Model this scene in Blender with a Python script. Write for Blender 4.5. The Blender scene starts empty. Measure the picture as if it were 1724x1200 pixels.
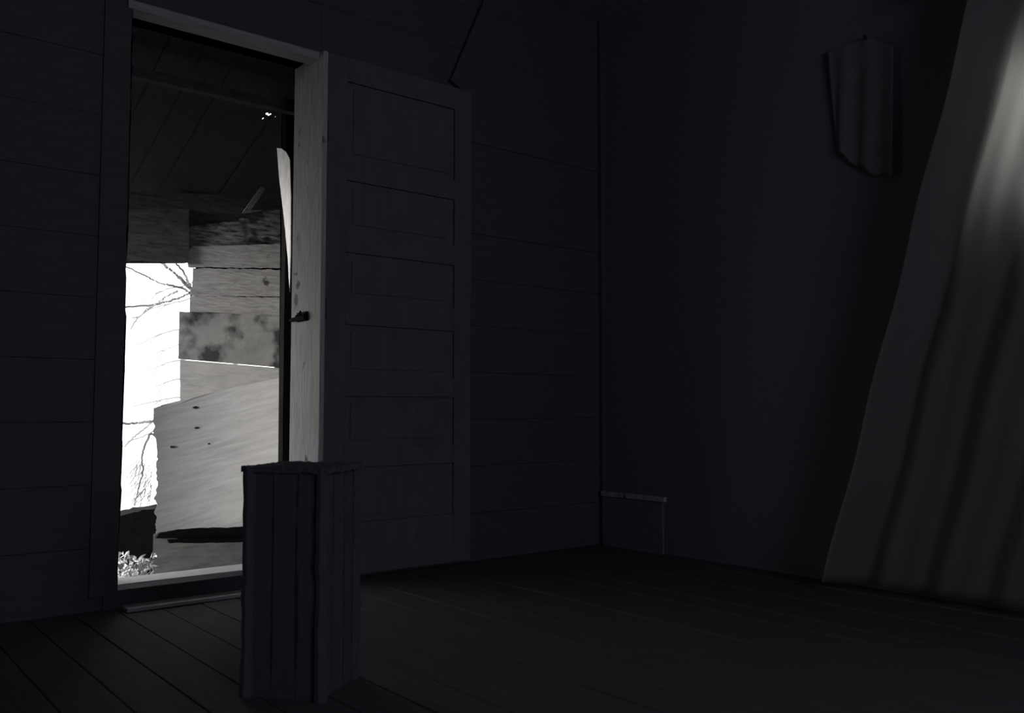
import bpy, bmesh, math, random
from mathutils import Vector, Matrix, noise
random.seed(7)
S = bpy.context.scene
COL = S.collection

# ------------------------------------------------------------------ camera
F = 1500.0; AZ = math.radians(50.8); HZ = 690.0
PITCH = math.atan((HZ-600.0)/F)
CAM = Vector((0, 0, 0.75))
cd = bpy.data.cameras.new('camera'); cam = bpy.data.objects.new('camera', cd); COL.objects.link(cam)
cd.sensor_width = 36.0; cd.lens = F/1724.0*36.0; cd.clip_start = 0.02; cd.clip_end = 400
cam.location = CAM
cam.rotation_euler = (math.pi/2+PITCH, 0, AZ-math.pi/2)
S.camera = cam
cd.dof.use_dof = True; cd.dof.focus_distance = 4.3; cd.dof.aperture_fstop = 4.0

# ------------------------------------------------------------------ daylight
SKY = 3.0
w = bpy.data.worlds.new('overcast_sky'); S.world = w; w.use_nodes = True
nt = w.node_tree; nt.nodes.clear()
o_ = nt.nodes.new('ShaderNodeOutputWorld'); b_ = nt.nodes.new('ShaderNodeBackground')
tc = nt.nodes.new('ShaderNodeTexCoord'); nz = nt.nodes.new('ShaderNodeTexNoise'); cr = nt.nodes.new('ShaderNodeValToRGB')
nz.inputs['Scale'].default_value = 3.0; nz.inputs['Detail'].default_value = 5
cr.color_ramp.elements[0].position = .3; cr.color_ramp.elements[0].color = (.86, .87, .90, 1)
cr.color_ramp.elements[1].position = .7; cr.color_ramp.elements[1].color = (1, 1, 1, 1)
nt.links.new(tc.outputs['Generated'], nz.inputs['Vector']); nt.links.new(nz.outputs['Fac'], cr.inputs['Fac'])
nt.links.new(cr.outputs['Color'], b_.inputs['Color']); b_.inputs['Strength'].default_value = SKY
nt.links.new(b_.outputs['Background'], o_.inputs['Surface'])
w.cycles.sampling_method = 'MANUAL'; w.cycles.sample_map_resolution = 256

def area(name, loc, rot, sx, sy, power, color=(1, 1, 1), portal=False):
    l = bpy.data.lights.new(name, 'AREA'); l.shape = 'RECTANGLE'; l.size = sx; l.size_y = sy
    l.energy = power; l.color = color
    if portal: l.cycles.is_portal = True
    o = bpy.data.objects.new(name, l); COL.objects.link(o); o.location = loc; o.rotation_euler = rot
    return o
# cool fill lamp added behind the camera to lift the dark room
area('rear_fill_light', (.7, -3.0, 1.7), (math.radians(90), 0, 0), 2.3, 1.6, 37.0, (.76, .80, 1.0))
# low daylight from the open side of the lean-to, a broad bright break in the cloud
sl = bpy.data.lights.new('hazy_sun', 'SUN'); sl.energy = 8.5; sl.angle = math.radians(15); sl.color = (1, .97, .93)
so = bpy.data.objects.new('hazy_sun', sl); COL.objects.link(so)
so.rotation_euler = Vector((-.9, -.14, .06)).to_track_quat('Z', 'Y').to_euler()
so.location = (-6, 2, 6)

vs = S.view_settings
S.display_settings.display_device = 'sRGB'
vs.view_transform = 'Standard'; vs.look = 'None'; vs.exposure = 0.0; vs.gamma = 1.0; vs.use_curve_mapping = False
S.cycles.max_bounces = 8; S.cycles.diffuse_bounces = 6; S.cycles.sample_clamp_indirect = 4.0
S.cycles.caustics_reflective = False; S.cycles.caustics_refractive = False

# ------------------------------------------------------------------ helpers
CR = Vector((math.sin(AZ), -math.cos(AZ), 0))           # camera right
CF = Vector((math.cos(AZ), math.sin(AZ), 0))            # level forward
def ray(px, py):
    h = (600-py)/F
    up = Vector((0, 0, 1))
    f = CF*math.cos(PITCH)+up*math.sin(PITCH); u = up*math.cos(PITCH)-CF*math.sin(PITCH)
    return f+CR*((px-862)/F)+u*h
def onY(px, py, y): d = ray(px, py); return CAM+d*(y/d.y)
def onX(px, py, x): d = ray(px, py); return CAM+d*(x/d.x)
def onZ(px, py, z): d = ray(px, py); return CAM+d*((z-CAM.z)/d.z)

def material(name, col, col2=None, scale=6.0, stretch=(1, 1, 1), rough=.85, bump=.25, contrast=(.35, .7), knots=None, transl=0.0, grainy=True):
    m = bpy.data.materials.new(name); m.use_nodes = True; t = m.node_tree; N = t.nodes; L = t.links
    b = N['Principled BSDF']; b.inputs['Roughness'].default_value = rough
    b.inputs['Specular IOR Level'].default_value = .05
    tc = N.new('ShaderNodeTexCoord'); mp = N.new('ShaderNodeMapping'); mp.inputs['Scale'].default_value = stretch
    L.new(tc.outputs['Object'], mp.inputs['Vector'])
    n = N.new('ShaderNodeTexNoise'); n.inputs['Scale'].default_value = scale; n.inputs['Detail'].default_value = 8; n.inputs['Roughness'].default_value = .65
    L.new(mp.outputs['Vector'], n.inputs['Vector'])
    r = N.new('ShaderNodeValToRGB'); r.color_ramp.elements[0].position = contrast[0]; r.color_ramp.elements[1].position = contrast[1]
    c2 = col2 or tuple(c*.5 for c in col)
    r.color_ramp.elements[0].color = (*c2, 1); r.color_ramp.elements[1].color = (*col, 1)
    L.new(n.outputs['Fac'], r.inputs['Fac'])
    out = r.outputs['Color']
    if knots:       # irregular dark stains and knots in the surface itself
        n2 = N.new('ShaderNodeTexNoise'); n2.inputs['Scale'].default_value = knots[0]; n2.inputs['Detail'].default_value = 6
        L.new(tc.outputs['Object'], n2.inputs['Vector'])
        r2 = N.new('ShaderNodeValToRGB'); r2.color_ramp.elements[0].position = knots[1]; r2.color_ramp.elements[1].position = knots[1]+knots[2]
        k = knots[3]
        r2.color_ramp.elements[0].color = (k, k, k, 1); r2.color_ramp.elements[1].color = (1, 1, 1, 1)
        L.new(n2.outputs['Fac'], r2.inputs['Fac'])
        mx = N.new('ShaderNodeMix'); mx.data_type = 'RGBA'; mx.blend_type = 'MULTIPLY'; mx.inputs[0].default_value = 1
        L.new(out, mx.inputs[6]); L.new(r2.outputs['Color'], mx.inputs[7]); out = mx.outputs[2]
    L.new(out, b.inputs['Base Color'])
    if bump:
        bp = N.new('ShaderNodeBump'); bp.inputs['Strength'].default_value = bump; bp.inputs['Distance'].default_value = .004
        L.new(n.outputs['Fac'], bp.inputs['Height']); L.new(bp.outputs['Normal'], b.inputs['Normal'])
    if transl:
        ts = N.new('ShaderNodeBsdfTranslucent'); ts.inputs['Color'].default_value = (.85, .84, .81, 1)
        ms = N.new('ShaderNodeMixShader'); ms.inputs[0].default_value = transl
        L.new(b.outputs[0], ms.inputs[1]); L.new(ts.outputs[0], ms.inputs[2])
        L.new(ms.outputs[0], N['Material Output'].inputs['Surface'])
    return m
g = lambda v, t=0.0: (v*(1+t), v, v*(1-t*1.2))
M = dict(
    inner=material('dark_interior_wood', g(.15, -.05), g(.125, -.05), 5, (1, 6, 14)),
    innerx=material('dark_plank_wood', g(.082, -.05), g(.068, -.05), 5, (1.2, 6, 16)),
    floor=material('worn_floor_wood', g(.10, .0), g(.075), 5, (10, .8, 4)),
    ceil=material('sooty_ceiling_wood', g(.3, -.05), g(.22, -.05), 5, (10, 1, 4)),
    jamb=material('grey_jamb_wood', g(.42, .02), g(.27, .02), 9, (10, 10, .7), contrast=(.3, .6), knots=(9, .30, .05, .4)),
    doorp=material('old_door_paint', g(.12, .0), g(.095, 0), 6, (3, 3, 1)),
    weather=material('weathered_grey_board', g(.40, .02), g(.20, .02), 7, (1.6, 10, 14), contrast=(.3, .62), knots=(11, .34, .06, .25)),
    weatherd=material('rotten_dark_board', g(.30, .03), g(.03, .03), 6, (1.4, 8, 9), contrast=(.38, .66), knots=(7, .42, .08, .3)),
    header=material('blackened_header_board', g(.075, .02), g(.03), 6, (2, 8, 10)),
    stain=material('stained_sheet', g(.33, .02), g(.23, .02), 10, (1, 1, 1), contrast=(.3, .65), knots=(6, .40, .12, .22)),
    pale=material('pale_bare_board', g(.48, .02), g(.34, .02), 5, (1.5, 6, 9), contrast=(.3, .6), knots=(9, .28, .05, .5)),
    ply=None,
    dark=material('near_black', g(.010), g(.005), 8, (2, 2, 2)),  # near-black colour for dark parts and for the strips standing for shade
    soot2=material('dull_lath_wood', g(.2), g(.1), 12, (6, 6, 6)),
    headw=material('dull_head_wood', g(.36, .02), g(.24, .02), 9, (1, 8, 8)),
    soot=material('dark_weathered_timber', g(.045), g(.025), 8, (6, 6, 1)),
    roof=material('tarred_roof_board', g(.05), g(.035), 7, (8, 1, 2)),
    splinter=material('split_pale_wood', g(.85, .02), g(.65, .02), 14, (6, 6, .8), contrast=(.3, .6)),
    thresh=material('worn_sill_wood', g(.85, .0), g(.7, 0), 9, (1, 8, 8), contrast=(.3, .6)),
    iron=material('rusty_iron', g(.04, .1), g(.03), 20),
    crate=material('blackened_crate_wood', g(.078, -.05), g(.062, -.05), 12, (4, 4, 1)),
    field=material('pale_field', g(.80, .01), g(.62, .01), .6, (1, 1, 1), contrast=(.35, .6), bump=0),
    bark=material('grey_bark', g(.13), g(.07), 12, (6, 6, 1)),
    twig=material('pale_twig_bark', g(.30), g(.2), 12, (6, 6, 1)),
    leaf=material('pale_dry_leaf', g(.85), g(.6), 14, (1, 1, 1)),
    earth=material('dark_packed_soil', g(.10), g(.06), 9, (1, 1, 1)),
    curtain=material('faded_curtain_cloth', g(.19, .03), g(.165, .03), 26, (1, 1, 1), bump=.1, transl=.55),
    cloth=material('dim_hanging_cloth', g(.15), g(.12), 20, (1, 1, 1), bump=.1),
)
def ply_mat():      # rotary-cut plywood: broad wavy diagonal figure with a few knots
    m = material('weathered_plywood', g(.62, .015), g(.45, .015), 3.6, (1.1, 1, 11), contrast=(.3, .66), knots=(8.5, .29, .04, .45))
    N = m.node_tree.nodes
    for n in N:
        if n.type == 'MAPPING': mpn = n
        if n.type == 'TEX_COORD': tcn = n
        if n.type == 'TEX_NOISE' and n.inputs['Detail'].default_value == 8: n.inputs['Distortion'].default_value = .5
    vr = N.new('ShaderNodeVectorRotate'); vr.rotation_type = 'Y_AXIS'; vr.inputs['Angle'].default_value = math.radians(13)
    m.node_tree.links.new(tcn.outputs['Object'], vr.inputs['Vector']); m.node_tree.links.new(vr.outputs['Vector'], mpn.inputs['Vector'])
    return m
M['ply'] = ply_mat()

def setp(o, label=None, cat=None, group=None, kind=None):
    if label: o['label'] = label
    if cat: o['category'] = cat
    if group: o['group'] = group
    if kind: o['kind'] = kind
    return o
def wloc(o):
    v = Vector(o.location)
    while o.parent: o = o.parent; v += Vector(o.location)
    return v
def empty(name, loc, label, cat, group=None):
    o = bpy.data.objects.new(name, None); COL.objects.link(o); o.location = loc; o.empty_display_size = .1
    return setp(o, label, cat, group)
def link(name, bm, mat, parent=None, origin=None, smooth=False):
    """bm holds world coordinates; the mesh's own origin is moved to `origin`."""
    base = wloc(parent) if parent else Vector((0, 0, 0))
    if origin is None:
        origin = base if parent else Vector((0, 0, 0))
    origin = Vector(origin)
    bmesh.ops.translate(bm, vec=-origin, verts=bm.verts)
    bmesh.ops.recalc_face_normals(bm, faces=bm.faces)
    me = bpy.data.meshes.new(name); bm.to_mesh(me); bm.free()
    me.materials.append(mat)
    if smooth:
        for p in me.polygons: p.use_smooth = True
    o = bpy.data.objects.new(name, me); COL.objects.link(o); o.location = origin-base
    if parent: o.parent = parent
    return o
def box(bm, a, b, bev=0.0, jit=0.0):
    r = bmesh.ops.create_cube(bm, size=1.0)
    vsx = r['verts']; a = Vector(a); b = Vector(b); c = (a+b)/2; s = b-a
    for v in vsx:
        v.co = Vector((v.co.x*s.x, v.co.y*s.y, v.co.z*s.z))+c
        if jit: v.co += Vector([random.uniform(-jit, jit) for _ in range(3)])
    if bev:
        es = {e for v in vsx for e in v.link_edges}
        bmesh.ops.bevel(bm, geom=list(es), offset=bev, segments=2, affect='EDGES', profile=.6)
def rag(pts, amp, step=.02, closed=True, seed=0.0):
    """densify an outline and roughen it; amp may be one number or one per edge"""
    out = []; n = len(pts)
    for i in range(n):
        a = Vector(pts[i]); b = Vector(pts[(i+1) % n]); A = amp[i] if isinstance(amp, (list, tuple)) else amp
        L_ = (b-a).length; k = max(1, int(L_/step)); d = (b-a).normalized() if L_ > 0 else Vector((1, 0, 0)); nr = Vector((-d.z, 0, d.x)) if abs(d.y) < .9 else Vector((1, 0, 0))
        for j in range(k):
            p = a.lerp(b, j/k)
            if j and A:
                q = p*30+Vector((seed, seed*1.7, seed*.3))
                p = p+nr*A*(noise.noise(q)*1.3+noise.noise(q*3.1)*.8)
            out.append(p)
    return out
def slab(bm, outline, off, inset=0.0):
    """outline of world points, thickened by vector off"""
    off = Vector(off)
    f0 = [bm.verts.new(p) for p in outline]; cen = sum(outline, Vector())/len(outline); f1 = [bm.verts.new(p+off+(cen-p).normalized()*inset) for p in outline]
    n = len(f0)
    faces = [bm.faces.new(f0), bm.faces.new(f1[::-1])]
    for i in range(n): bm.faces.new((f0[i], f0[(i+1) % n], f1[(i+1) % n], f1[i]))
    bmesh.ops.triangulate(bm, faces=faces)
def pxY(pts, y): return [onY(px, py, y) for px, py in pts]
def tube(bm, pts, r0, r1=None, seg=7, wob=0.0):
    r1 = r0 if r1 is None else r1; n = len(pts); rings = []
    for i, p in enumerate(pts):
        p = Vector(p); a = Vector(pts[max(0, i-1)]); b = Vector(pts[min(n-1, i+1)]); d = (b-a).normalized()
        u = d.orthogonal().normalized(); v = d.cross(u); r = r0+(r1-r0)*i/(n-1)
        rr = r*(1+random.uniform(-wob, wob))
        rings.append([bm.verts.new(p+(u*math.cos(t)+v*math.sin(t))*rr) for t in [2*math.pi*k/seg for k in range(seg)]])
    for i in range(n-1):
        for k in range(seg):
            bm.faces.new((rings[i][k], rings[i][(k+1) % seg], rings[i+1][(k+1) % seg], rings[i+1][k]))
    bm.faces.new(rings[0][::-1]); bm.faces.new(rings[-1])
def smoothline(pts, n=10, wob=0.0):
    """Catmull-Rom through the points"""
    P = [Vector(p) for p in pts]; P = [2*P[0]-P[1]]+P+[2*P[-1]-P[-2]]; out = []
    for i in range(1, len(P)-2):
        for j in range(n):
            t = j/n; a, b, c, d = P[i-1:i+3]
            out.append(.5*((2*b)+(c-a)*t+(2*a-5*b+4*c-d)*t*t+(3*b-a-3*c+d)*t**3)+Vector([random.uniform(-wob, wob) for _ in range(3)]))
    out.append(P[-2]); return out

# ------------------------------------------------------------------ room shell
Y0 = 3.6; YJ = Y0-.068; Y1 = 3.81                        # inner and outer face of the wall with the doorway
XL = onY(201, 800, Y0).x                   # left side of the doorway
XR = onY(537, 700, YJ).x+.022                   # right side
ZT = onY(380, 50, Y0).z                    # underside of the head
ZS = onY(307, 971, Y0+.085).z                   # top of the sill
WX0, WX1, WY0, ZC = -.6, 3.60, -3.2, 3.0
print('door', XL, XR, ZS, ZT)

def planked(bm, x0, x1, z0, z1, yf, h=.235):
    """horizontal wall planks standing 15 mm proud of the wall core, facing -Y"""
    z = z0
    while z < z1-.01:
        zz = min(z+h, z1); 
        if zz-z > .03: box(bm, (x0, yf-.0-random.uniform(0, .004), z+.0006), (x1, yf+.02, zz-.0006), bev=.0015)
        z += h
bm = bmesh.new()
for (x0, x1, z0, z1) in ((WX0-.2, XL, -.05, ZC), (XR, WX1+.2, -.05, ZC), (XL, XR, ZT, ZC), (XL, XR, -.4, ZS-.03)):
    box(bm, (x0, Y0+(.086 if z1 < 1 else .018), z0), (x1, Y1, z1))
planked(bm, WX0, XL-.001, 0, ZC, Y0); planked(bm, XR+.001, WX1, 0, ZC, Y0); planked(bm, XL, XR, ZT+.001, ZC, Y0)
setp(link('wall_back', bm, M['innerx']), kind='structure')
bm = bmesh.new()
box(bm, (WX0-.2, WY0-.2, -.2), (WX0, Y0+.02, ZC))
setp(link('wall_left', bm, M['inner']), kind='structure')
# right wall with its window hole
WY_A, WY_B, WZ_A, WZ_B = .30, 1.36, 1.52, 2.06
bm = bmesh.new()
for (y0, y1, z0, z1) in ((WY0, WY_A, -.05, ZC), (WY_B, Y0+.018, -.05, ZC), (WY_A, WY_B, -.05, WZ_A), (WY_A, WY_B, WZ_B, ZC)):
    box(bm, (WX1, y0, z0), (WX1+.2, y1, z1))
setp(link('wall_right', bm, M['inner']), kind='structure')
bm = bmesh.new()
box(bm, (WX0-.2, WY0-.2, -.05), (WX1+.2, WY0, ZC))
setp(link('wall_front', bm, M['inner']), kind='structure')
bm = bmesh.new()
x = WX0
while x < WX1:
    xx = min(x+.145, WX1); box(bm, (x+.002, WY0, -.03), (xx-.002, Y0, random.uniform(-.002, .001)), bev=.003); x += .145
box(bm, (WX0, WY0, -.2), (WX1, Y0+.018, -.035))
setp(link('floor', bm, M['floor']), kind='structure')
bm = bmesh.new()
x = WX0
while x < WX1:
    xx = min(x+.18, WX1); box(bm, (x+.002, WY0, ZC), (xx-.002, Y0+.018, ZC+.02), bev=.003); x += .18
box(bm, (WX0-.2, WY0-.2, ZC+.02), (WX1+.2, Y1, ZC+.1))
setp(link('ceiling', bm, M['ceil']), kind='structure')
# corner board between the door wall and the right wall
bm = bmesh.new(); box(bm, (WX1-.03, Y0-.03, 0), (WX1, Y0, ZC), bev=.004)
setp(link('trim_1', bm, M['innerx']), kind='structure')

# door frame: right jamb board, left jamb board, head, sill
fr = empty('door_frame', (XL, Y0, 0), 'grey weathered wooden frame of the doorway on the left, its right jamb catching daylight', 'door frame')
bm = bmesh.new()
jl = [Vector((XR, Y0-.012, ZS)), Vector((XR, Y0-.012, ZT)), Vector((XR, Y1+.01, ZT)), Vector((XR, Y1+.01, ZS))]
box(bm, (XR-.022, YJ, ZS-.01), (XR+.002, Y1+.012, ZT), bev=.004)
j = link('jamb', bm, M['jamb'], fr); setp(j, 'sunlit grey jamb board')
bm = bmesh.new()      # left jamb, its near edge worn and uneven
pts = [Vector((XL-.10, 0, ZS-.02)), Vector((XL+.002, 0, ZS-.02)), Vector((XL+.002, 0, ZT)), Vector((XL-.10, 0, ZT))]
pts = [Vector((p.x, Y0-.014, p.z)) for p in pts]
slab(bm, rag(pts, [0, .006, 0, 0], .03), (0, .022, 0))
link('casing', bm, M['innerx'], fr)
bm = bmesh.new(); box(bm, (XL-.01, Y0+.01, ZS-.01), (XL+.001, Y1+.01, ZT)); link('jamb', bm, M['innerx'], fr)
bm = bmesh.new(); box(bm, (XL-.02, Y0-.03, ZT-.03), (XR, Y0+.06, ZT+.004), bev=.004)
link('head', bm, M['headw'], fr)
bm = bmesh.new(); box(bm, (XL-.01, Y0+.06, ZT), (XR, Y1+.01, ZT+.03)); link('head_lining', bm, M['soot'], fr)

bm = bmesh.new()
sp = [Vector((XL-.02, Y0-.02, ZS)), Vector((XR, Y0-.02, ZS)), Vector((XR, Y0+.05, ZS)), Vector((XL-.02, Y0+.05, ZS))]
box(bm, (XL-.01, Y0+.085, ZS-.03), (XR-.022, Y1+.02, ZS), bev=.004)
link('sill', bm, M['thresh'], fr, origin=None)
bm = bmesh.new(); box(bm, (XL-.05, Y0-.012, 0.0), (XR-.022, Y0+.085, ZS-.004), bev=.003); link('riser', bm, M['innerx'], fr)

# pale plank added to stand for daylight on the floor just inside
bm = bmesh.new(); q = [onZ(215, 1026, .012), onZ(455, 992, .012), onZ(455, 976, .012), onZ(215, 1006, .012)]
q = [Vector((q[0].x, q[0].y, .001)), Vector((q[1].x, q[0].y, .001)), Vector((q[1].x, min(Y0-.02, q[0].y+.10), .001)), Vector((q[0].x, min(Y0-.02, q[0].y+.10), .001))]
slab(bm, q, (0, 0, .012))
setp(link('floor_light_plank', bm, M['pale'], origin=q[0]), 'pale plank added for the daylight on the floor just inside the sill', 'plank')
print('plank', q, 'ZS', ZS)
# latch on the jamb
lx = XR-.022; a = onX(503, 528, lx); b = onX(519, 538, lx)
lt = empty('door_latch', (lx-.002, (a.y+b.y)/2, (a.z+b.z)/2), 'small black iron latch on the lit right door jamb', 'latch')
bm = bmesh.new(); y0, y1 = sorted((a.y, b.y)); zc = (a.z+b.z)/2
box(bm, (lx-.010, y0, zc-.022), (lx-.0015, y1, zc+.020), bev=.001); link('plate', bm, M['dark'], lt)
bm = bmesh.new(); tube(bm, [(lx-.015, y0-.004, zc-.006), (lx-.015, y1+.05, zc-.010)], .012, .010, 8)
for yy in (y0+.01, y1-.01): tube(bm, [(lx-.004, yy, zc-.014), (lx-.016, yy, zc-.014), (lx-.022, yy, zc-.004), (lx-.018, yy, zc+.006), (lx-.004, yy, zc+.008)], .0035, .0035, 6)
link('bolt', bm, M['dark'], lt)
bm = bmesh.new(); tube(bm, smoothline([(lx-.012, y0+.02, zc-.004), (lx-.03, y0+.022, zc+.008), (lx-.026, y0+.024, zc+.022)], 5), .005, .004, 6); link('bolt_knob', bm, M['dark'], lt)

# open panelled door folded back against the wall
DX0 = XR+.004; DX1 = XR+.80; DY = Y0-.045; DZ0 = .02; DZ1 = ZT+.0
def zpx(py): return onY(580, py, DY).z
dr = empty('panelled_door', (DX0, DY, DZ0), 'dark old door of six wide panels folded open against the wall right of the doorway', 'door')
bm = bmesh.new()
rails = [(300, 270), (423, 388), (545, 505), (665, 630), (788, 750), (905, 870)]
ztop = [zpx(py) for py, _ in rails]
xs0, xs1 = DX0+.10, DX1-.10
box(bm, (DX0, DY-.018, DZ0), (xs0, DY+.018, DZ1), bev=.003); link('stile', bm, M['doorp'], dr)
bm = bmesh.new(); box(bm, (xs1, DY-.018, DZ0), (DX1, DY+.018, DZ1), bev=.003); link('stile', bm, M['doorp'], dr)
lev = []            # rails between panels: (z_low, z_high)
lev.append((DZ0, zpx(880)))
for hi, lo in [(750, 787), (630, 665), (505, 545), (388, 425), (268, 304)]:
    lev.append((zpx(lo), zpx(hi)))
# from the bottom: rail, panel, rail ...
lev[1:] = [(zpx(a_), zpx(b_)) for a_, b_ in ((787, 752), (667, 632), (546, 503), (425, 388), (304, 268))]
lev.append((DZ1-.11, DZ1))
for z0, z1 in lev:
    bm = bmesh.new(); box(bm, (xs0, DY-.018, z0), (xs1, DY+.018, z1), bev=.003); link('rail', bm, M['doorp'], dr)
for i in range(len(lev)-1):
    bm = bmesh.new(); box(bm, (xs0-.005, DY-.004, lev[i][1]-.005), (xs1+.005, DY+.006, lev[i+1][0]+.005))
    box(bm, (xs0+.035, DY-.010, lev[i][1]+.03), (xs1-.035, DY, lev[i+1][0]-.03), bev=.004); link('panel', bm, M['doorp'], dr)
for z in (.35, 1.15, 1.95):
    bm = bmesh.new(); box(bm, (DX0+.002, DY-.021, z), (DX0+.035, DY-.018, z+.09), bev=.001); tube(bm, [(DX0+.006, DY-.022, z), (DX0+.006, DY-.022, z+.09)], .004, .004, 8)
    link('hinge', bm, M['doorp'], dr)

# diagonal timber above the door
bm = bmesh.new(); a = onY(835, -20, Y0-.03); b = onY(768, 142, Y0-.03); d = (b-a).normalized(); nrm = Vector((-d.z, 0, d.x))*.035
slab(bm, [a-nrm, b-nrm, b+nrm, a+nrm], (0, .03, 0))
setp(link('diagonal_brace', bm, M['innerx'], origin=b), 'short diagonal timber high on the dark wall right of the door', 'brace')

# ------------------------------------------------------------------ foreground crate
cz = .60
def cw(r, d, z): return Vector((0, 0, z))+CR*r+CF*d
ct = cw(-.572, 2.47, 0)
crt = empty('wooden_crate', ct, 'black upright crate with splintered edges standing before the doorway', 'crate')
ang = math.radians(-14)
ax = (CR*math.cos(ang)+CF*math.sin(ang)); ay = (CF*math.cos(ang)-CR*math.sin(ang))
HW, HD = .105, .105
def cp(u, v, z): return ct+ax*u+ay*v+Vector((0, 0, z))
def rough_board(p0, p1, z0, z1, th, name, seed, amp=.006):
    """upright board from p0 to p1 (horizontal points) with ragged edges"""
    bm = bmesh.new(); d = (p1-p0).normalized(); n = Vector((-d.y, d.x, 0)); L_ = (p1-p0).length
    loc = [Vector((0, 0, z0)), Vector((L_, 0, z0)), Vector((L_, 0, z1)), Vector((0, 0, z1))]
    out = rag(loc, [0, amp, amp, amp], .012, seed=seed)
    slab(bm, [p0+d*q.x+Vector((0, 0, q.z)) for q in out], n*th)
    return link(name, bm, M['crate'], crt)
k = 3
for side in range(4):
    c0 = [(-HW, -HD), (HW, -HD), (HW, HD), (-HW, HD)][side]; c1 = [(HW, -HD), (HW, HD), (-HW, HD), (-HW, -HD)][side]
    for i in range(k):
        a = cp(c0[0]+(c1[0]-c0[0])*i/k, c0[1]+(c1[1]-c0[1])*i/k, 0); b = cp(c0[0]+(c1[0]-c0[0])*(i+1)/k, c0[1]+(c1[1]-c0[1])*(i+1)/k, 0)
        rough_board(a, b, .0, cz-.015+random.uniform(-.003, .003), .014, 'side_board', side*5+i*1.3)
for u in (-1, 1):
    for v in (-1, 1):
        bm = bmesh.new(); p = cp(u*HW, v*HD, 0)
        pts = [p+Vector((random.uniform(-.002, .002), random.uniform(-.002, .002), z_*.6/14)) for z_ in range(15)]
        tube(bm, pts, .017, .017, 8, .12); link('corner_post', bm, M['crate'], crt)
for i in range(3):
    bm = bmesh.new(); v0 = -HD-.012+i*(2*HD+.024)/3; v1 = v0+(2*HD+.024)/3-.002
    base = [Vector((-HW-.02, 0, v0)), Vector((HW+.02, 0, v0)), Vector((HW+.02, 0, v1)), Vector((-HW-.02, 0, v1))]
    out = rag(base, [.003, .008, .003, .008], .01, seed=i*2.2)
    slab(bm, [cp(q.x, q.z, cz-.015+random.uniform(-.002, .002)) for q in out], (0, 0, .016)); link('top_board', bm, M['crate'], crt)

# low chest in the far corner
c0 = onY(1010, 838, 3.1)
ch = empty('low_chest', (3.4, 3.3, 0), 'low dark wooden chest in the far corner, its lid faintly lit', 'chest')
CZ = .30; cx0, cx1, cy0, cy1 = onY(1012, 845, 3.57).x, 3.565, 3.12, 3.565
bm = bmesh.new(); box(bm, (cx0, cy0, 0.0), (cx1, cy1, CZ-.03), bev=.004); link('body', bm, M['inner'], ch)
bm = bmesh.new(); box(bm, (cx0-.01, cy0-.02, CZ-.028), (cx1, cy1, CZ), bev=.006); setp(link('lid', bm, M['weather'], ch), 'paler lid, faint light put into its colour')  # lid given a paler wood to stand for faint light on it
bm = bmesh.new(); box(bm, (cx0+.06, cy0-.022, CZ-.09), (cx0+.09, cy0-.001, CZ-.03), bev=.002); link('hasp', bm, M['iron'], ch)

# ------------------------------------------------------------------ right wall: window, curtain, hanging cloth
bm = bmesh.new(); X_ = WX1
box(bm, (X_+.02, WY_A, WZ_A), (X_+.10, WY_A+.04, WZ_B)); box(bm, (X_+.02, WY_B-.04, WZ_A), (X_+.10, WY_B, WZ_B))
box(bm, (X_+.02, WY_A, WZ_A), (X_+.10, WY_B, WZ_A+.04)); box(bm, (X_+.02, WY_A, WZ_B-.04), (X_+.10, WY_B, WZ_B))
box(bm, (X_+.04, (WY_A+WY_B)/2-.012, WZ_A), (X_+.07, (WY_A+WY_B)/2+.012, WZ_B))
setp(link('window_1', bm, M['inner']), kind='structure')
area('window_portal', (WX1+.12, (WY_A+WY_B)/2, (WZ_A+WZ_B)/2), (0, math.radians(90), 0), WZ_B-WZ_A, WY_B-WY_A, 1, portal=True)
area('doorway_portal', ((XL+XR)/2, Y1+.02, (ZS+ZT)/2), (math.radians(-90), 0, 0), XR-XL, ZT-ZS, 1, portal=True)

XC = WX1-.13
def curtain():
    bm = bmesh.new(); NU, NV = 90, 60
    ztop = 2.45; zbot = .04; grid = []
    for j in range(NV+1):
        t = j/NV; z = ztop+(zbot-ztop)*t
        # far edge of the cloth follows the slanting outline of the photograph
        pe = onX(1628-(z_to := 0), 110, XC)
        py_ = None
        yl = onX(1612, 110, XC).y; y2 = onX(1512, 505, XC).y; z1 = onX(1612, 110, XC).z; z2 = onX(1512, 505, XC).z
        s = (z1-z)/(z1-z2)
        yfar = yl+(y2-yl)*s-.05+.006*math.sin(z*9)
        ynear = 1.13
        row = []
        for i in range(NU+1):
            u = i/NU; y = yfar+(ynear-yfar)*u
            dep = .022*math.sin((yfar-y)*26+.5*math.sin(z*2)-1.1)*(1-.3*t)+.008*math.sin((yfar-y)*55+z)
            x = XC+dep*min(1, .5+u*4)
            if y > yfar-.14: x -= (y-yfar+.14)/.14*.12
            row.append(bm.verts.new((x, y, z)))
        grid.append(row)
    for j in range(NV):
        for i in range(NU): bm.faces.new((grid[j][i], grid[j][i+1], grid[j+1][i+1], grid[j+1][i]))
    return bm
cu = empty('window_curtain', (XC, 1.0, 0), 'pale faded curtain pulled across the window at the right edge, glowing dimly', 'curtain')
c_ = link('cloth', curtain(), M['curtain'], cu, smooth=True)
sm = c_.modifiers.new('thick', 'SOLIDIFY'); sm.thickness = .0015
bm = bmesh.new(); tube(bm, [(XC, .35, 2.46), (XC, 1.75, 2.46)], .011, .011, 10)
link('rod', bm, M['iron'], cu)
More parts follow.
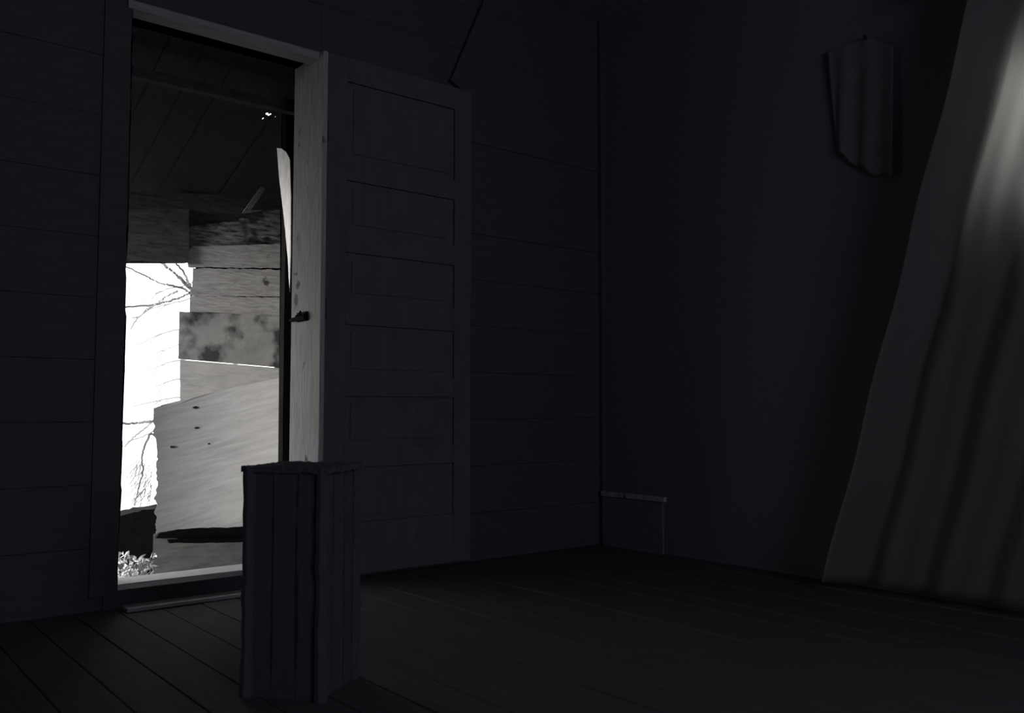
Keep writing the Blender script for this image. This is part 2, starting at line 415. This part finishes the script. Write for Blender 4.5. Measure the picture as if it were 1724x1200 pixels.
for yy in (.38, 1.72):
    bm = bmesh.new(); tube(bm, [(XC, yy, 2.46), (WX1-.001, yy, 2.46)], .008, .008, 8); link('bracket', bm, M['iron'], cu)

# cloth hanging from a peg
XH = WX1-.025
def hang():
    bm = bmesh.new(); NU, NV = 30, 40; tl, trr = onX(1398, 60, XH), onX(1505, 60, XH)
    g_ = []
    for j in range(NV+1):
        t = j/NV; row = []
        for i in range(NU+1):
            u = i/NU; px = 1392+u*112; top = 62+40*abs(u-.6)
            bot = 297-60*(1-u)**2+4*math.sin(u*20)
            py = top+(bot-top)*t
            if u < .2: px += (t*14)*(1-u/.2)
            p = onX(px, py, XH); p.x += .008*math.sin(u*17+t)*(.3+t)
            row.append(bm.verts.new(p))
        g_.append(row)
    for j in range(NV):
        for i in range(NU): bm.faces.new((g_[j][i], g_[j][i+1], g_[j+1][i+1], g_[j+1][i]))
    return bm
pg = onX(1459, 70, XH)
h_ = link('hanging_cloth', hang(), M['cloth'], origin=pg, smooth=True)
sm = h_.modifiers.new('thick', 'SOLIDIFY'); sm.thickness = .003
setp(h_, 'dim grey rag hanging from a peg on the dark right wall', 'cloth')
bm = bmesh.new(); tube(bm, [(WX1, pg.y, pg.z+.01), (XH-.02, pg.y, pg.z+.02)], .008, .006, 8)
setp(link('wall_peg', bm, M['iron'], origin=pg), 'small iron peg holding up the rag on the right wall', 'peg')

# ------------------------------------------------------------------ outside: lean-to
YB = 5.05
ZG = -.35
bm = bmesh.new()
NX = 60
gv = [[bm.verts.new((-120+240*i/NX, Y1+(150*(j/NX)**2.2), ZG-.01-.0*j+.03*noise.noise(Vector((i*.9, j*.7, 0))))) for i in range(NX+1)] for j in range(NX+1)]
for j in range(NX):
    for i in range(NX): bm.faces.new((gv[j][i], gv[j][i+1], gv[j+1][i+1], gv[j+1][i]))
setp(link('ground', bm, M['field'], smooth=True), kind='structure')

bm = bmesh.new()  # unseen dark ground added to keep bounce light off the jamb's top
gv = [[bm.verts.new((-14+22*i/40+(.3*noise.noise(Vector((j, i, 0))) if i in (0, 40) else 0), Y1+.01+4.2*j/14+(.4*noise.noise(Vector((i*.5, 0, 0))) if j == 14 else 0), ZG+.035+.012*noise.noise(Vector((i*.9, j*.9, 5))))) for i in range(41)] for j in range(15)]
for j in range(14):
    for i in range(40): bm.faces.new((gv[j][i], gv[j][i+1], gv[j+1][i+1], gv[j+1][i]))
setp(link('unseen_dark_ground', bm, M['earth'], smooth=True), kind='structure')

# outer boarded wall of the lean-to
bw = empty('boarded_wall', (onY(400, 700, YB).x, YB, ZG), 'weathered grey wall of uneven horizontal boards beyond the doorway', 'board wall')
XE = 90     # px by which boards run on to the right, behind the jamb
def board(pts, mat, amp, y=YB, th=.022, seed=0.0, name='board', label=None):
    bm = bmesh.new(); slab(bm, rag(pxY(pts, y), amp, .012, seed=seed), (0, th, 0), min(th, .015))
    o = link(name, bm, mat, bw)
    if label: o['label'] = label
    return o
E = .008
board([(310, 382), (400, 372), (440, 357), (472, 352), (474, 414), (310, 416)], M['weatherd'], [.004, .01, .006, E, .002, .001], seed=1, label='rotten dark board with a broken upper edge')
board([(312, 415), (474, 411), (475, 451), (317, 450)], M['weather'], [.002, E, .004, .001], y=YB-.012, seed=2)
board([(325, 451), (475, 454), (477, 499), (323, 498)], M['weather'], [.005, .014, .003, .001], y=YB-.006, seed=3)
board([(320, 498), (478, 501), (480, 538), (319, 528)], M['weather'], [.003, E, .002, .001], y=YB-.010, seed=4)
board([(302, 524), (484, 532), (486, 620), (300, 604)], M['stain'], [.002, .004, .0002, .002], y=YB-.03, th=.010, seed=5, name='sheet', label='stained pale sheet with black blotches')
board([(303, 605.4), (486, 620.8), (486, 700), (303, 700)], M['pale'], [.0002, .004, .001, .001], y=YB-.02, seed=6, label='pale bare board')
for i, (a, b) in enumerate(((701, 760), (761, 820), (821, 880), (881, 935), (936, 985))):
    board([(306, a), (488, a-3), (488, b-3), (306, b)], M['weather'], .002, y=YB, seed=7+i)
board([(329, 400), (500, 400), (500, 596), (329, 596)], M['dark'], 0, y=YB+.03, th=.015, seed=20, name='seam_shade_board')  # near-black sheet added behind the boards so their seams look shaded
# header over the outer opening, and the frame timbers behind the boards
board([(-700, 380), (318, 350), (318, 442), (202, 438), (-700, 440)], M['header'], [.003, .001, .0035, .004, .001], y=YB-.03, th=.05, seed=14, name='header', label='blackened header over the bright opening')
board([(-700, 300), (500, 330), (500, 385), (318, 392), (-700, 385)], M['header'], .002, y=YB+.02, th=.06, seed=15, name='plate')
for px_ in (471,):
    p = onY(px_, 600, YB+.024)
    bm = bmesh.new(); box(bm, (p.x-.0, YB+.024, ZG), (p.x+.07, YB+.10, onY(px_, 372, YB).z)); link('stud', bm, M['soot'], bw)
p = onY(150, 600, YB)
bm = bmesh.new(); box(bm, (p.x-.05, YB-.03, ZG), (p.x+.04, YB+.06, onY(150, 372, YB).z)); link('stud', bm, M['soot'], bw)

# lean-to roof
zR0 = onY(380, 75, Y1).z+.12; zR1 = onY(300, 352, YB+.1).z+.02
RA = Vector((0, Y1, zR0)); RB = Vector((0, YB+.25, zR1)); rd = RB-RA
rf = empty('lean_to_roof', (XL, Y1, zR0), 'dark board roof of the lean-to beyond the doorway, pierced by tiny holes', 'roof')
def rp(x, t): return Vector((x, RA.y+rd.y*t, RA.z+rd.z*t))
# where the pinholes sit
d = ray(453, 193); nrm = Vector((0, -rd.z, rd.y)).normalized(); tt = (RA-CAM).dot(nrm)/d.dot(nrm); hp = CAM+d*tt
def roof_uv(px, py):
    d = ray(px, py); q = CAM+d*((RA-CAM).dot(nrm)/d.dot(nrm)); return q.x, (q.y-RA.y)/rd.y
RX0, RX1 = -1.6, 3.2
x = RX0; n_ = 0
hx, ht = roof_uv(453, 193); ht_ = ht
cell = .0035
holes = []
for px_, py_, r_ in ((449.5, 191.2, 2.4), (452.5, 193.5, 2.0), (455.3, 191.8, 1.7), (443.0, 199, 1.5), (440.8, 200.4, .9), (463.3, 196.6, 1.1)):
    u_, t_ = roof_uv(px_, py_); u2, _ = roof_uv(px_+r_, py_); _, t2 = roof_uv(px_, py_+r_); holes.append((u_, t_, abs(u2-u_)+1e-4, abs(t2-t_)+1e-4))
while x < RX1:
    xx = x+.16; bm = bmesh.new()
    if x <= hx < xx or any(x <= h[0] < xx for h in holes):
        # fine lattice board with cells missing at the holes
        us = [x-.004]+[hx+(i-24)*cell for i in range(49) if x+.003 < hx+(i-24)*cell < xx-.003]+[xx+.004]
        tl = rd.length; ts = [0, ]+[ht+(i-30)*cell/tl for i in range(61)]+[1]
        vv = [[bm.verts.new(rp(u, t)) for t in ts] for u in us]
        for i in range(len(us)-1):
            for j_ in range(len(ts)-1):
                uc, tc_ = (us[i]+us[i+1])/2, (ts[j_]+ts[j_+1])/2
                if any(((uc-h[0])/h[2])**2+((tc_-h[1])/h[3])**2 < 1 for h in holes): continue
                bm.faces.new((vv[i][j_], vv[i+1][j_], vv[i+1][j_+1], vv[i][j_+1]))
        bmesh.ops.delete(bm, geom=[v for v in bm.verts if not v.link_faces], context='VERTS')
        o = link('roof_board', bm, M['roof'], rf); sm = o.modifiers.new('thick', 'SOLIDIFY'); sm.thickness = .004; sm.offset = 0
    else:
        slab(bm, [rp(x-.003, 0), rp(xx+.003, 0), rp(xx+.003, 1), rp(x-.003, 1)], nrm*.02*(1 if n_ % 2 else 1.4)); link('roof_board', bm, M['roof'], rf)
    x = xx; n_ += 1
for xr in (-1.4, 0.0, .75, 2.9):
    bm = bmesh.new(); a = rp(xr, 0)-nrm*.002; b = rp(xr, .93)-nrm*.002
    slab(bm, [a, a+Vector((.05, 0, 0)), b+Vector((.05, 0, 0)), b], -nrm*.05); link('rafter', bm, M['roof'], rf)
# cross beam under the roof
bm = bmesh.new(); yb = 4.02; a = onY(215, 123, yb); b = onY(470, 186, yb)
zb = (a.z+b.z)/2
box(bm, (RX0, yb, zb+.0), (RX1, yb+.05, zb+.045), bev=.004)
setp(link('cross_beam', bm, M['header'], origin=(RX0, yb, zb)), 'dim horizontal beam below the roof of the lean-to, high in the doorway', 'beam')
# unseen board added high at the left end to darken the jamb's top
bm = bmesh.new(); xe = -.78
slab(bm, [Vector((xe, Y1+.002, 2.06)), Vector((xe, YB+.2, 1.74)), Vector((xe, YB+.2, rp(xe, (YB+.2-Y1)/rd.y).z-.001)), Vector((xe, Y1+.002, zR0-.001))], (.02, 0, 0))
link('left_light_blocker', bm, M['roof'], rf)
# unseen boards at the right end of the lean-to, kept to darken that side
bm = bmesh.new()
xe = 2.95
slab(bm, [Vector((xe, Y1, ZG)), Vector((xe, YB+.1, ZG)), Vector((xe, YB+.1, rp(xe, (YB+.1-Y1)/rd.y).z-.06)), Vector((xe, Y1, zR0-.05))], (.02, 0, 0))
setp(link('right_light_blocker', bm, M['soot'], origin=(xe, Y1, ZG)), kind='structure')

# dark post just outside the jamb
bm = bmesh.new(); yp = 4.2
pts = [(484, 90), (500, 90), (496, 400), (495, 560), (492, 790), (476, 790), (479, 640), (482, 470), (480, 300)]
slab(bm, rag(pxY([(482, 70), (502, 70), (497, 400), (494, 800), (490, 1010), (474, 1010), (477, 640), (481, 400)], yp), .0015, .03, seed=4), (0, .05, 0))
bb = onY(482, 1010, yp)
for v in bm.verts:
    if v.co.z < bb.z+.02: v.co.z = ZS-.13
setp(link('porch_post', bm, M['dark'], origin=(bb.x, yp, ZS-.13)), 'thin dark post standing just outside the right jamb', 'post')
# long tapering split board
bm = bmesh.new()
p0_ = onY(487.5, 492, yp-.034); nn = Vector((1.1, 1, 0)).normalized()
def onP(px, py): d = ray(px, py); return CAM+d*((p0_-CAM).dot(nn)/d.dot(nn))
slab(bm, rag([onP(*q) for q in [(466, 249), (474, 250), (482, 256), (488, 268), (490, 330), (489.5, 420), (487.5, 492), (484, 430), (477, 360), (470, 300)]], .0012, .012, seed=9), nn*.008, .004)
setp(link('split_board', bm, M['splinter'], origin=p0_), 'long pale splinter of wood tapering to a point beside the jamb', 'splinter')
# broken lath hanging under the roof
yl_ = RA.y+rd.y*roof_uv(444, 316)[1]-.03
bl = empty('broken_lath', onY(410, 358, yl_), 'thin broken lath slanting above the board wall, forked at its foot', 'lath')
bm = bmesh.new(); slab(bm, rag(pxY([(408, 359), (440, 314), (447, 318), (420, 357)], yl_), .002, .01, seed=3), (0, .012, 0)); link('lath', bm, M['soot2'], bl)
bm = bmesh.new(); slab(bm, rag(pxY([(412, 359), (418, 355), (442, 353), (440, 355)], yl_-.01), .001, .01, seed=5), (0, .008, 0)); link('splinter', bm, M['soot2'], bl)

# plywood sheet leaning in front
YP = 4.42
def lean(pts, y0=YP): return pxY(pts, y0)
bm = bmesh.new()
out = [(481, 633), (481.5, 641), (474, 648), (473, 700), (476, 745), (475.5, 800), (474, 888), (412, 887), (345, 889), (292, 893), (262, 898),
       (261, 855), (263, 800), (263, 770), (268, 755), (265, 742), (258, 728), (260, 718), (257, 705), (258, 690), (268, 684), (280, 684), (300, 680), (318, 672), (345, 664), (390, 653), (440, 642)]
amps = [0, .002, .001, .0005, .001, .001, .002, .002, .002, .002, .009, .009, .010, .010, .012, .012, .012, .010, .009, .010, .010, .006, .001, .001, .0005, .0005, .0005]
slab(bm, rag(lean(out), amps, .005, seed=2), (0, .007, 0), .012)
xa, xb = onY(258, 700, YP).x, onY(480, 700, YP).x
for i in range(1, 28):
    gm = bm.verts[:]+bm.edges[:]+bm.faces[:]
    bmesh.ops.bisect_plane(bm, geom=gm, plane_co=(xa+(xb-xa)*i/28, 0, 0), plane_no=(1, 0, 0))
for v in bm.verts:
    u = (v.co.x-xa)/(xb-xa); v.co.y -= .10*(u-.35)**2
pl = link('plywood_sheet', bm, M['ply'], origin=onY(370, 890, YP))
setp(pl, 'large torn-edged pale plywood sheet with wavy grain leaning beyond the doorway', 'plywood')
for kx, ky, kr in ((329, 686, 3.2), (331, 720, 2.6), (290, 752, 3.0), (352, 747, 1.8)):
    c = onY(kx, ky, YP); u = (c.x-xa)/(xb-xa); c.y -= .10*(u-.35)**2+.0012; bm = bmesh.new(); rr = kr/1500*4.6
    slab(bm, [c+Vector((1.5*rr*math.cos(t)*random.uniform(.8, 1.1), 0, .7*rr*math.sin(t)*random.uniform(.8, 1.1))) for t in [k_*2*math.pi/12 for k_ in range(12)]], (0, .0015, 0))
    link('knot', bm, M['soot'], pl)
bm = bmesh.new(); b0 = [(258, 899), (292, 896), (345, 893), (480, 890), (481, 1040), (255, 1040)]  # ply carried on below, its shading put into a darker grey
slab(bm, rag(pxY(b0, YP+.012), [.002, .002, .002, 0, 0, .002], .01, seed=6), (0, .012, 0), .012)
for v in bm.verts:
    if v.co.z < onY(300, 1010, YP).z: v.co.z = ZG
setp(link('lower_board', bm, material('shaded_grey_board', g(.20, .02), g(.10, .02), 4, (1.4, 1, 7), contrast=(.3, .65)), origin=onY(370, 1000, YP)), 'grey board below the plywood sheet, above the sill, shading put into its colour', 'board')
def stick(pts, y, name, label, r):  # near-black strips standing for the dark gap under the plywood
    bm = bmesh.new(); slab(bm, rag(pxY(pts, y), .002, .012, seed=r), (0, .03, 0), .004)
    o = link(name, bm, M['dark'], origin=onY(*pts[0], y)); setp(o, label, 'rail')
stick([(268, 898), (300, 892), (345, 889), (480, 884), (480, 909), (345, 907), (262, 906)], YP-.085, 'gap_shade_strip', 'black strip added for the dark gap at the foot of the plywood sheet', 1.0)
stick([(283, 909), (345, 906), (480, 905), (480, 911), (345, 914), (285, 914)], YP-.12, 'thin_shade_strip', 'thinner black strip added for the shade just below the first', 5.0)

# dark log beyond, at the foot of the opening
bm = bmesh.new(); yl = 4.75
out = [(120, 900), (170, 880), (200, 869), (225, 862), (240, 858), (258, 857), (290, 850), (330, 852), (330, 1000), (120, 1010)]
slab(bm, rag(pxY(out, yl), .004, .02, seed=8), (0, .16, 0))
for v in bm.verts:
    if v.co.z < onY(250, 960, yl).z: v.co.z = ZG
mb = link('dark_log', bm, M['dark'], origin=onY(240, 900, yl)); setp(mb, 'black hump of timber blocking the foot of the bright opening', 'timber')

# pale leaf litter just outside the sill
bm = bmesh.new(); random.seed(11)
for i in range(260):
    px_ = random.uniform(196, 262); py_ = random.uniform(932, 985); y_ = random.uniform(4.02, 4.25)
    if py_ < 945 and random.random() < .5: continue
    c = onY(px_, py_, y_); s = random.uniform(.008, .018)
    R = Matrix.Rotation(random.uniform(0, 6.28), 3, 'Z') @ Matrix.Rotation(random.uniform(-1.0, 1.0), 3, 'X') @ Matrix.Rotation(random.uniform(0, 6.28), 3, 'Y')
    L2 = [Vector(q)*s for q in ((-1.3, 0, 0), (-.5, .2, .5), (.5, .25, .5), (1.4, 0, 0), (.5, .25, -.5), (-.5, .2, -.5))]
    vs_ = [bm.verts.new(c+R @ q) for q in L2]; bm.faces.new(vs_)
lf = link('leaf_litter', bm, M['leaf'], origin=onY(225, 975, 4.1)); sm = lf.modifiers.new('thick', 'SOLIDIFY'); sm.thickness = .0012
setp(lf, 'clump of bright dry leaves just outside the sill at its left end', 'leaves', kind='stuff')
# soil heaped against the outside of the sill, on which the leaves lie
bm = bmesh.new(); nx_, ny_ = 30, 14; gg = []
for j_ in range(ny_+1):
    gg.append([bm.verts.new((XL-.5+1.6*i/nx_, Y1+.02+.42*j_/ny_, (ZS-.10)*(1-(j_/ny_)**2)+(ZG)*(j_/ny_)**2+.012*noise.noise(Vector((i*.6, j_*.6, 3))))) for i in range(nx_+1)])
for j_ in range(ny_):
    for i in range(nx_): bm.faces.new((gg[j_][i], gg[j_][i+1], gg[j_+1][i+1], gg[j_+1][i]))
setp(link('soil_heap', bm, M['earth'], origin=(XL, Y1, ZG), smooth=True), 'dark soil banked against the outside of the sill under the leaves', 'soil', kind='stuff')

# ------------------------------------------------------------------ trees in the bright opening
random.seed(5)
YT = 9.0
def P(px, py, y=YT): return onY(px, py, y)
tr = empty('bare_tree', P(585, 1000), 'leafless tree reaching thin branches into the top of the bright opening', 'tree')
tr.location.z = ZG
bm = bmesh.new(); tb = P(585, 900); tube(bm, smoothline([(tb.x, YT, ZG), P(580, 700), P(572, 560), P(566, 400), P(560, 150)], 8, .01), .10, .05, 10, .08)
link('trunk', bm, M['bark'], tr)
def branch(pts, r0, r1, mat='bark', y=YT, parent=None, name='branch', j=0.006):
    bm = bmesh.new(); tube(bm, smoothline([P(a, b, y+random.uniform(-.2, .2)) for a, b in pts], 7, j), r0, r1, 6)
    return link(name, bm, M[mat], parent or tr)
branch([(572, 600), (402, 560), (350, 515), (323, 488), (300, 465), (272, 442), (235, 400)], .026, .014)
branch([(572, 470), (385, 430), (340, 500), (318, 478), (312, 462), (298, 445), (285, 420)], .018, .010)
branch([(572, 560), (360, 520), (318, 492), (305, 484), (280, 479), (262, 473), (240, 462), (205, 445)], .016, .007)
branch([(572, 515), (380, 475), (330, 488), (305, 500), (280, 508), (250, 514), (202, 518)], .016, .010)
branch([(300, 490), (278, 500), (262, 512), (240, 528), (228, 540), (220, 555)], .014, .008, 'twig')
branch([(262, 512), (245, 522), (236, 532), (222, 536)], .011, .007, 'twig')
branch([(572, 700), (400, 690), (320, 700), (258, 708), (230, 712), (200, 713)], .016, .012)
branch([(258, 708), (240, 724), (222, 738), (210, 752)], .012, .008, 'twig')
for k_ in range(7):     # finer twigs of the same crown, reaching in from behind the boards
    y0 = 470+k_*32+random.uniform(-8, 8); x1 = random.uniform(225, 285); dy = random.uniform(12, 45)
    pts = [(575, y0-60), (350, y0-4), (318, y0+dy*.2), ((318+x1)/2, y0+dy*.5+random.uniform(-4, 4)), (x1, y0+dy)]
    branch(pts, .012, .006, 'twig', YT+1, name='twig')
    m_ = pts[3]; branch([m_, (m_[0]-14, m_[1]+9), (m_[0]-24, m_[1]+random.uniform(16, 34))], .008, .005, 'twig', YT+1, name='twig')
sh = empty('bare_shrub', P(262, 1000, 8.0), 'leafless shrub with a drooping stem low in the bright opening', 'shrub'); sh.location.z = ZG
b0 = P(290, 1000, 8.0)
def sbr(pts, r0, r1, mat='bark', name='stem'):
    bm = bmesh.new(); tube(bm, smoothline([P(a, b, 8.0+random.uniform(-.1, .1)) for a, b in pts], 7, .004), r0, r1, 6); return link(name, bm, M[mat], sh)
s0 = sbr([(300, 985), (290, 850), (275, 760), (256, 730), (243, 752), (239, 775), (241, 792), (234, 820), (226, 850)], .014, .005)
sbr([(275, 760), (262, 728), (240, 735), (215, 744), (205, 752)], .008, .003, 'twig', 'branch')
for k_ in range(46):
    x0 = random.uniform(228, 256); y0 = random.uniform(775, 835); a_ = random.uniform(1.7, 2.5); l_ = random.uniform(14, 48)
    sbr([(x0, y0), (x0+l_*.5*math.cos(a_)+random.uniform(-3, 3), y0+l_*.5*math.sin(a_)), (x0+l_*math.cos(a_), y0+l_*math.sin(a_))], .0045, .0018, 'twig', 'twig')
